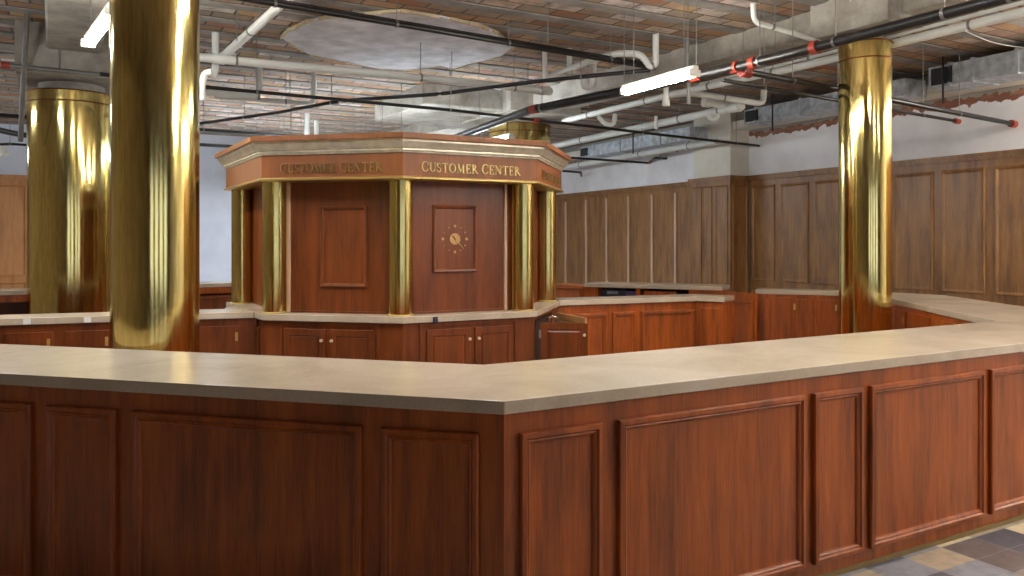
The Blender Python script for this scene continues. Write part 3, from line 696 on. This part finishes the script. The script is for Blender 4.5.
for (x, y), ztop, r in ((c1_, 3.725, .22), (c2_, 3.665, .2), (c3_, 3.465, .42), (c4_, 3.665, .5)):
    b = MB(); b.lathe((x, y), [(r*.85, ztop), (r*.85, ztop+.1)], 32, True); b.box((x, y), BD, r*1.5+.15, r*1.35, ztop+.1, CEIL+.01); b.build('trim_%d' % n_, M['concrete'], kind='structure', bevel=.01); n_ += 1
# big drop panels over the two wide columns
b = MB(); b.box(PD(452, 13.9), BD, 1.1, 1.0, 3.80, CEIL+.01); b.build('trim_9', M['concrete'], kind='structure', bevel=.02)

# ------------------------------------------------------------------ ceiling services
def arcpath(pts, r=.06, n=4):
    """round the inner corners of a polyline"""
    pts = [Vector(p) for p in pts]; out = [pts[0]]
    for a, b, c in zip(pts[:-2], pts[1:-1], pts[2:]):
        d1 = (a-b); d2 = (c-b); rr = min(r, d1.length*.45, d2.length*.45); p = b+d1.normalized()*rr; q = b+d2.normalized()*rr
        for k in range(n+1):
            t = k/n; out.append(p*(1-t)**2+b*2*t*(1-t)+q*t*t)
    out.append(pts[-1]); return [tuple(p) for p in out]
def pipe(name, label, cat, pts, r, mat, hangers=0, sleeves=(), bend=.07, ends=None, group=None, hang_r=.005):
    path = arcpath(pts, bend) if len(pts) > 2 else pts
    t = thing(name, label, cat, mix(pts[0], pts[-1], .5), group)
    MB().tube(path, r, 14).build('pipe', M[mat], t)
    P0, P1 = Vector(pts[0]), Vector(pts[-1])
    for k in range(hangers):
        a = (k+.5)/hangers; seg = a*(len(pts)-1); i = min(int(seg), len(pts)-2); p = Vector(pts[i]).lerp(Vector(pts[i+1]), seg-i)
        b = MB(); b.tube([(p.x, p.y, p.z+r), (p.x, p.y, CEIL-.001)], hang_r, 6)
        u = (Vector(pts[i+1])-Vector(pts[i])).normalized()*.012
        b.tube([tuple(p-u), tuple(p+u)], r+.006, 14); b.build('hanger', M['grey_metal'], t)
    for s in sleeves:
        i, a, m, l, rr = s; p = Vector(pts[i]).lerp(Vector(pts[i+1]), a); u = (Vector(pts[i+1])-Vector(pts[i])).normalized()*l/2
        b = MB(); b.tube([tuple(p-u), tuple(p-u*.7), tuple(p+u*.7), tuple(p+u)], rr, 14); b.build('coupling', M[m], t)
    return t
def line(*a):  # (px, py, z) triples
    return [P(*q) for q in a]
z1_ = 3.72
# black pipes
pipe('black_pipe', 'long black pipe crossing in front of the pale plaster patch', 'pipe', line((205, -8, 3.80), (450, 33, 3.80), (655, 68, 3.80)), .028, 'black', 4)
pipe('black_conduit', 'thin black conduit lying just beside the long black pipe over the plaster patch', 'pipe', line((205, -12, 3.84), (450, 30, 3.84), (650, 64, 3.84)), .014, 'black', 0)
pipe('sprinkler_pipe', 'thin black sprinkler pipe running under the white drain pipe', 'pipe', line((100, 74, 3.45), (200, 86.5, 3.45), (450, 110, 3.45), (680, 137, 3.45), (770, 147, 3.45)), .022, 'black', 5, [(2, .32, 'red', .09, .034), (3, .97, 'red', .1, .03)])
pipe('sprinkler_main', 'thick black main pipe running towards the battened wall behind the lamp', 'pipe', line((430, 147, 3.3), (530, 110, 3.3), (640, 88, 3.3), (735, 67, 3.3)), .05, 'black', 4, [(2, .62, 'red', .12, .057), (1, .05, 'red', .12, .056)])
pipe('sprinkler_main', 'thick black main pipe passing above the slim brass column', 'pipe', line((728, 69, 3.3), (820, 46, 3.3), (966, 8, 3.3), (1040, -12, 3.3)), .042, 'black', 4, [(0, .08, 'red', .09, .055), (0, .3, 'red', .06, .053), (0, .95, 'red', .06, .055)])
pipe('sprinkler_branch', 'black branch pipe passing behind the slim brass column to a red elbow', 'pipe', line((742, 71, 3.28), (838, 89, 3.27), (891, 100, 3.26), (1016, 124.5, 3.25)), .03, 'black', 3, [(2, .97, 'red', .13, .05), (0, .03, 'red', .12, .055)])
pipe('sprinkler_branch', 'thinner black branch pipe below, ending in a small sprinkler left of the far duct', 'pipe', line((722, 80, 3.2), (838, 100.5, 3.2), (959, 121.5, 3.2)), .019, 'black', 3, [(1, .98, 'red', .1, .034)])
pipe('cable_bundle', 'sagging dark cable bundle with white ties above the kiosk roof', 'cable', line((196, 124, 3.5), (276, 113, 3.5), (340, 101, 3.52), (440, 94, 3.56), (540, 81, 3.6), (650, 70, 3.7)), .024, 'black', 4, [(1, -.35, 'tag', .05, .034), (2, .01, 'tag', .05, .034), (3, .0, 'tag', .05, .034)], .2)
pipe('black_pipe', 'thin black pipe hugging the kiosk roof line near the thick column', 'pipe', line((150, 126, 3.5), (301, 136.5, 3.5), (395, 145, 3.5)), .022, 'black', 3)
pipe('black_pipe', 'dark low pipe crossing just over the pale rear wall', 'pipe', line((150, 142, 3.45), (235, 146.5, 3.45), (330, 152, 3.45)), .03, 'black', 2)
pipe('sprinkler_branch', 'short black pipe with a red sprinkler head right of the kiosk cornice', 'pipe', line((560, 157, 3.42), (649, 163, 3.42), (655, 158, 3.46), (676, 159, 3.46)), .024, 'black', 2, [(1, .2, 'red', .12, .034), (2, .97, 'red', .1, .036)])
pipe('sprinkler_branch', 'short black pipe stub with sprinkler close to the kiosk cornice corner', 'pipe', line((540, 169, 3.35), (581, 172.5, 3.35), (581.2, 176, 3.31)), .026, 'black', 1, [(1, .5, 'red', .1, .036)])
pipe('sprinkler_pipe', 'grey steel pipe with a red end above the widest brass column', 'pipe', line((3, 65, 3.6), (112, 76, 3.6), (150, 80, 3.6)), .026, 'grey_metal', 2, [(0, .02, 'red', .08, .036)])
pipe('black_pipe', 'black pipe at the picture edge left of the widest brass column', 'pipe', line((-40, 113, 3.6), (31, 117, 3.6), (60, 119, 3.6)), .03, 'black', 1)
pipe('cable_bundle', 'tangled dark cables against the pale wall left of the widest column', 'cable', line((-30, 122, 3.5), (14, 134, 3.4), (45, 137, 3.42), (80, 130, 3.5)), .045, 'black', 1, bend=.3)
pipe('cable_bundle', 'lower black cable left of the widest brass column', 'cable', line((-30, 146, 3.4), (10, 144, 3.4), (60, 147, 3.4)), .022, 'black', 1)
# white pipes
pipe('white_drain_pipe', 'fat white drain pipe passing below the plaster patch', 'pipe', line((120, 50, 3.66), (202, 57.5, 3.66), (448, 80.5, 3.66), (551, 91.5, 3.66)), .047, 'pvc', 4, [(2, .92, 'pvc', .2, .056), (1, .06, 'pvc', .12, .056)])
pipe('white_drain_pipe', 'white drain pipe slanting up from the elbow beside the thick brass column', 'pipe', line((203, 58, 3.74), (222, 57.5, 3.74), (286, 0, 3.95), (296, -8, 3.98)), .045, 'pvc', 1, [(0, .5, 'pvc', .1, .054)])
pipe('white_drain_pipe', 'short white drop pipe with a trap beside the thick brass column', 'pipe', [P(215.5, 33, 3.99), P(215.5, 33, 3.99)[:2]+(3.62,), PZ(213, 77, P(215.5, 33, 3.99)[1])], .04, 'pvc', 0)
pv = P(259, 69, 4.0); pipe('white_drain_pipe', 'white pipe dropping from the ceiling then turning level behind the thick column', 'pipe', [(pv[0], pv[1], 4.11), PZ(259, 96, pv[1]), PZ(150, 89, pv[1]-.5)], .046, 'pvc', 1)
pv = P(314, 80, 4.0); pipe('white_drain_pipe', 'thinner white pipe with an upturned end over the kiosk roof', 'pipe', [(pv[0], pv[1], 4.11), PZ(313.5, 104, pv[1]), PZ(258, 100, pv[1]-.2), PZ(215, 96, pv[1]-.5)], .038, 'pvc', 1)
pv = P(307, 114, 4.1); pipe('white_vent_pipe', 'wider of two upright white pipes behind the kiosk roof', 'pipe', [(pv[0], pv[1], 4.11), (pv[0], pv[1], 2.6)], .055, 'pvc', 0)
pv = P(316.5, 121, 4.1); pipe('white_vent_pipe', 'narrower upright white pipe behind the kiosk roof', 'pipe', [(pv[0], pv[1], 4.11), (pv[0], pv[1], 2.6)], .045, 'pvc', 0)
pipe('white_drain_pipe', 'white pipe rising and bending over to a riser right of the plaster patch', 'pipe', [P(529, 84, 3.76), P(587, 62, 3.86), P(618, 53, 3.88), P(641, 54, 3.88), PZ(650, 67, P(641, 54, 3.88)[1]), PZ(655.5, 65, P(641, 54, 3.88)[1]), PZ(656, 28, P(641, 54, 3.88)[1])], .038, 'pvc', 2, bend=.12)
for px, a, b_, lab in ((544.5, 66, 80, 'short white stub pipe nearest the fat drain pipe end'), (569.5, 55, 70, 'short white stub pipe dropping to the bent white pipe')):
    pv = P(px, 70, 3.84); pipe('white_stub_pipe', lab, 'pipe', [(pv[0], pv[1], 4.11), PZ(px, b_+2, pv[1])], .036, 'pvc', 0, [(0, .95, 'pvc', .06, .046)])
pv = P(592, 80, 3.75); q = pv[1]; pipe('white_trap', 'white U-shaped pipe trap hanging beside the concrete beam', 'pipe', [PZ(593, 60, q), PZ(593, 84, q), PZ(589, 88, q), PZ(584.5, 86, q), PZ(583.5, 78, q)], .045, 'pvc', 0, bend=.08)
pipe('white_drain_pipe', 'long white pipe passing behind the slim brass column top', 'pipe', line((564, 121, 3.62), (680, 92.5, 3.62), (809, 64.5, 3.66), (1040, 8, 3.7)), .043, 'pvc', 6)
pipe('white_conduit', 'thin white conduit lying over the long white pipe', 'pipe', line((700, 84, 3.72), (809, 58, 3.74), (1040, -2, 3.78)), .018, 'pvc', 1)
pipe('white_drain_pipe', 'thick white pipe right of the kiosk cap, lower of the two long ones', 'pipe', line((545, 148, 3.55), (680, 119, 3.55), (742, 106, 3.55)), .06, 'pvc', 3, [(1, .9, 'pvc', .2, .07)])
pipe('white_drain_pipe', 'pale pipe along the foot of the far duct, ending at the pier', 'pipe', line((556, 169, 3.5), (640, 154, 3.5), (717, 141.5, 3.5)), .06, 'pvc', 3)
pipe('white_pipe', 'slim white pipe with raised end above the red-collared main pipe', 'pipe', [P(753, 3, 3.98), PZ(754, 22, P(753, 3, 3.98)[1]+.05), PZ(790, 32, P(753, 3, 3.98)[1]+.3), PZ(820, 42, P(753, 3, 3.98)[1]+.6)], .026, 'pvc', 1)
pv = P(764, 88, 3.8); q = pv[1]; pipe('white_pipe', 'white branch pipe with an upturned end beside the duct mouth', 'pipe', [PZ(764, 90, q), PZ(763, 104, q), PZ(724, 98, q-.1), PZ(690, 93, q-.2), PZ(668, 95, q-.2)], .042, 'pvc', 1, bend=.12)
pipe('white_pipe', 'stubby white pipe under the branch with the upturned end', 'pipe', [PZ(705, 101, q+.2), PZ(741, 107, q+.3)], .07, 'pvc', 0, [(0, .05, 'pvc', .1, .085)])
pv = PZ(713, 113, q+.4); pipe('white_trap', 'small white round trap under the thick white pipe', 'pipe', [PZ(708, 112, pv[1]), PZ(709, 118, pv[1]), PZ(714, 120, pv[1]), PZ(718, 116, pv[1]), PZ(718, 111, pv[1])], .035, 'pvc', 0, bend=.06)
pv = PZ(666, 100, 9.4); pipe('white_drain_stub', 'short white upright pipe with a bulb end under the lit lamp', 'pipe', [PZ(666, 84, 9.4), PZ(666, 104, 9.4)], .03, 'pvc', 0, [(0, .95, 'pvc', .07, .045)])
pv = PZ(656, 118, 11); pipe('white_drain_stub', 'short thin white stub standing on the thick white pipe', 'pipe', [PZ(656, 116, 11.6), PZ(656, 129, 11.6)], .024, 'pvc', 0)
pv = PZ(610, 120, 12.2); pipe('white_trap', 'white hooked pipe hanging under the long white pipe', 'pipe', [PZ(598, 116, 12.2), PZ(605, 124, 12.2), PZ(614, 125, 12.2), PZ(615, 114, 12.2)], .035, 'pvc', 0, bend=.1)
pv = P(893, 0, 3.7)
pipe('white_hook', 'small white hook pipe hanging at the top near the thick main', 'pipe', [PZ(975, -8, 6.9), PZ(977.5, 11, 6.9), PZ(983, 9, 6.9)], .012, 'pvc', 0, bend=.04)
pipe('grey_conduit', 'upright pale steel conduit left of the widest brass column', 'pipe', [PZ(28, -6, 8.6), PZ(20.5, 141, 9.2)], .028, 'grey_metal', 0)
pipe('white_elbow', 'white pipe end with rounded tip left of the widest brass column', 'pipe', [PZ(-20, 150, 10.4), PZ(2, 149, 10.4), PZ(6, 155, 10.4)], .05, 'pvc', 0)
pipe('white_elbow', 'white pipe elbow coming out beside the thick brass column', 'pipe', [PZ(212, 72, 7.6), PZ(205, 73, 7.6), PZ(202, 84, 7.6), PZ(202, 100, 7.6)], .032, 'pvc', 0)
pipe('wire', 'thin pale wire drooping above the thick main pipe', 'cable', line((845, -4, 4.05), (868, 15, 4.02), (890, 24, 4.0), (915, 25, 4.0)), .006, 'pvc', 0, bend=.3)
pipe('wire', 'thin pale wire sagging across the tiles toward the duct', 'cable', line((965, 31, 4.02), (990, 42, 4.0), (1015, 47, 4.0), (1050, 50, 4.0)), .005, 'pvc', 0, bend=.3)
pipe('hanging_strap', 'dark steel strap hanging beside the glowing lamp', 'strap', [PZ(687, 40, 9.0), PZ(689, 104, 9.0)], .022, 'grey_metal', 0)

# ducts along the panelled wall
def duct(s0, s1, o0, o1, z0, z1, label, flanges, mouth=False, ledge=True):
    t = thing('air_duct', label, 'duct', FR.pt((s0+s1)/2, (o0+o1)/2, z0))
    b = MB(); b.fbox(FR, s0, s1, o0, o1, z0, z1)
    b.build('duct_body', M['duct'], t)
    for f in flanges:
        b = MB(); b.fbox(FR, f-.02, f+.02, o0-.02, o1+.02, z0-.02, z1+.02); b.build('flange', M['duct'], t)
    if mouth:
        fm = Face(FR.pt(s1, o0, 0)[:2], FR.pt(s1, o1, 0)[:2], FR.pt(s1+5, 0, 0)[:2])
        b = MB(); b.fbox(FR, s1, s1+.004, o0+.03, o1-.03, z0+.03, z1-.03); b.build('opening', M['duct_dark'], t)  # dark plate on the solid end, painted shade of the hollow mouth
        b = MB(); b.fbox(FR, s1-.34, s1-.05, o1, o1+.02, z0+.03, z1-.03); b.fbox(FR, s1-.32, s1-.07, o1+.018, o1+.024, z0+.05, z1-.05); b.build('side_grille', M['duct_dark'], t)
    return t
sd = lambda px: FR.s_at(px, .9)
duct(sd(1060), sd(931), .45, .95, 3.74, 4.02, 'galvanised air duct with an open square mouth right of the slim brass column', [sd(1020), sd(975), sd(952)], True)
duct(sd(905), sd(744), .45, .9, 3.72, 3.96, 'galvanised air duct passing behind the slim brass column over the pier', [sd(800), sd(756), sd(858)], True)
duct(sd(690), sd(580), .45, .9, 3.62, 3.86, 'far galvanised air duct over the battened panelling', [sd(660), sd(620), sd(594)], True)
for a, px in enumerate((948, 777, 637)):
    s = sd(px); b = MB(); b.tube([FR.pt(s, 1.0, 3.5), FR.pt(s, 1.0, CEIL-.002)], .014, 8)
    b.build('duct_rod', M['black'], base=FR.pt(s, 1.0, 3.5), label='dark threaded rod hanging beside the '+['duct with the open mouth', 'duct over the pier', 'far duct over the battened panelling'][a], category='rod', group='rods holding the air ducts')

# plaster patch fixed under the tiles
pp = [(281, 38), (288, 31), (308, 21), (330, 17), (400, 11), (440, 17), (478, 25), (498, 33), (514, 47), (500, 57), (470, 64), (455, 69), (440, 66), (410, 70), (380, 69), (345, 62), (310, 55)]
zpz = CEIL-.035
poly = [P(x, y, zpz)[:2] for x, y in pp]
t = thing('plaster_patch', 'large irregular grey plaster patch on the tiled ceiling', 'plaster patch', (sum(p[0] for p in poly)/len(poly), sum(p[1] for p in poly)/len(poly), zpz))
big = poly
MB().prism(big, zpz, CEIL-.015).build('plaster', M['plaster'], t)
b = MB()
n = len(big)
for i in range(n):
    a, c = big[i], big[(i+1) % n]; m = 4
    for k in range(m):
        if random.random() < .72:
            p, q2 = mix(a, c, k/m), mix(a, c, (k+.95)/m); u = nrm(sub(q2, p)); L = math.hypot(*sub(q2, p))
            b = MB(); b.box(mix(p, q2, .5), u, L/2, .005+random.random()*.016, zpz-.008-random.random()*.012, CEIL-.015); b.build('broken_edge', M['plaster_edge'], t)

# ceiling pads / stray hanger wires
for i, (px, py, py2, z) in enumerate(((237, 11, 41, 4.1), (259.5, 6, 20, 4.1), (290, 76, 104, 4.1), (479, 62, 86, 4.1), (548, -2, 44, 4.1), (775, 0, 50, 4.1), (743, 30, 60, 4.1), (688, 5, 40, 4.1), (404, 117, 134, 4.1), (528, 66, 88, 4.1))):
    p = P(px, max(py, 4), 4.08); q = PZ(px, py2, p[1])
    lab = ['left of the slanting white pipe', 'just behind the slanting white pipe', 'over the kiosk letters', 'right end of the plaster patch', 'in front of the long black pipe at the top', 'left of the slim column, from the top edge', 'over the red couplings', 'above the glowing lamp', 'over the kiosk roof peak', 'near the end of the fat drain pipe'][i]
    MB().tube([(p[0], p[1], CEIL-.002), q], .006, 6).build('hanger_wire', M['grey_metal'], base=(p[0], p[1], CEIL-.05), label='thin vertical hanger wire '+lab, category='wire', group='thin hanger wires under the ceiling')

# ------------------------------------------------------------------ fluorescent lamps
def lamp(cx, cy, z, u=BD, hl=.6, label=None, tubes=2, tm='tube'):
    t = thing('fluorescent_lamp', label, 'lamp', (cx, cy, z), 'fluorescent lamps hung under the ceiling')
    b = MB(); n = (-u[1], u[0])
    pr_ = [(-.03, .012), (-.03, .055), (.03, .055), (.03, .012)]
    def at(a, o, dz): return (cx+u[0]*a+n[0]*o, cy+u[1]*a+n[1]*o, z+dz)
    b.rings([[at(a, o, dz) for o, dz in pr_] for a in (-hl, hl)], True); b.build('reflector', M['fixture'], t)
    for o in ((-.026, .026) if tubes == 2 else (0,)):
        MB().tube([at(-hl+.03, o, -.02), at(hl-.03, o, -.02)], .019, 8).build('lamp_tube', M[tm], t)
    for a in (-hl+.015, hl-.015):
        b = MB(); b.prism([at(a-.012, -.055, 0)[:2], at(a+.012, -.055, 0)[:2], at(a+.012, .055, 0)[:2], at(a-.012, .055, 0)[:2]], z-.04, z+.02)
        b.build('tube_holder', M['fixture'], t)
    for a in (-hl*.7, hl*.7):
        MB().tube([at(a, 0, .05), (at(a, 0, 0)[0], at(a, 0, 0)[1], CEIL-.002)], .004, 6).build('suspension_rod', M['grey_metal'], t)
p0 = P(628, 90, 3.16); p1 = P(691, 73, 3.16)
lamp((p0[0]+p1[0])/2, (p0[1]+p1[1])/2, 3.16, nrm(sub(p0, p1)), .52, 'glowing fluorescent lamp hanging beside the concrete beam above the stone ledges')
p0 = P(87, 44, 3.42); p1 = P(114, 8, 3.42)
lamp((p0[0]+p1[0])/2, (p0[1]+p1[1])/2, 3.42, nrm(sub(p0, p1)), .62, 'bright fluorescent lamp left of the thick brass column')
added_lamps = [(5.4, 2.2, 'over the aisle beyond the picture edge'), (4.9, 2.9, 'second over the aisle beyond the picture edge'), (6.6, 3.4, 'third over the aisle by the oak wall'), (8.3, 1.9, 'fourth by the oak wall'), (7.0, 9.0, 'close to the oak wall beyond the picture edge'), (-2.6, 4.9, 'above the staff side of the ring'), (-.4, 5.1, 'in front of the kiosk roof'), (-1.9, 12.8, 'low behind the kiosk'), (-.3, 12.3, 'hidden behind the kiosk roof corner'), (-4.95, 16.0, 'near the pale rear wall'), (-4.1, 14.6, 'second near the pale rear wall'), (-5.2, 17.0, 'close to the pale rear wall'), (-10.2, 12.0, 'near the panelled wall past the wide column'), (3.2, 4.2, 'over the lit end of the front worktop'),
          (1.0, 4.6, 'overhead above the front worktop'), (-5.2, 6.15, 'over the left end of the ring'), (-3.6, 13.6, 'beyond the wide column'), (-8.6, 9.2, 'off to the left near the ledge'), (-1.2, 16.5, 'hidden behind the kiosk'), (8.2, 6.2, 'beside the oak wall out of view'), (7.7, 7.6, 'second beside the oak wall out of view')]
for i, (x, y, l) in enumerate(added_lamps):  # lamps out of view, added to brighten the room
    lamp(x, y, 3.55 if y < 10 else 3.2, label='added unseen fluorescent lamp '+l, hl=.6, tm='added_tube_cool' if x < .5 else 'tube')

# ------------------------------------------------------------------ daylight through the added windows, camera
world = bpy.data.worlds.new('sky'); SC.world = world; world.use_nodes = True
bg = world.node_tree.nodes['Background']; bg.inputs['Color'].default_value = (.7, .8, 1.0, 1); bg.inputs['Strength'].default_value = 1.0

cam = bpy.data.cameras.new('camera'); co = bpy.data.objects.new('camera', cam); COL.objects.link(co)
cam.sensor_width = 36; cam.lens = 36*F/1024; cam.shift_y = -(288-HY)/1024; cam.clip_start = .05
co.location = (0, 0, H); co.rotation_euler = (R(90), 0, -TH); SC.camera = co
SC.view_settings.view_transform = 'Standard'; SC.view_settings.look = 'None'; SC.view_settings.gamma = 1; SC.view_settings.use_curve_mapping = False
SC.view_settings.exposure = 1.3
SC.cycles.use_denoising = True; SC.cycles.max_bounces = 8; SC.cycles.diffuse_bounces = 4; SC.cycles.glossy_bounces = 5; SC.cycles.sample_clamp_indirect = 6
for o in list(bpy.data.objects):
    if '_org' in o: del o['_org']
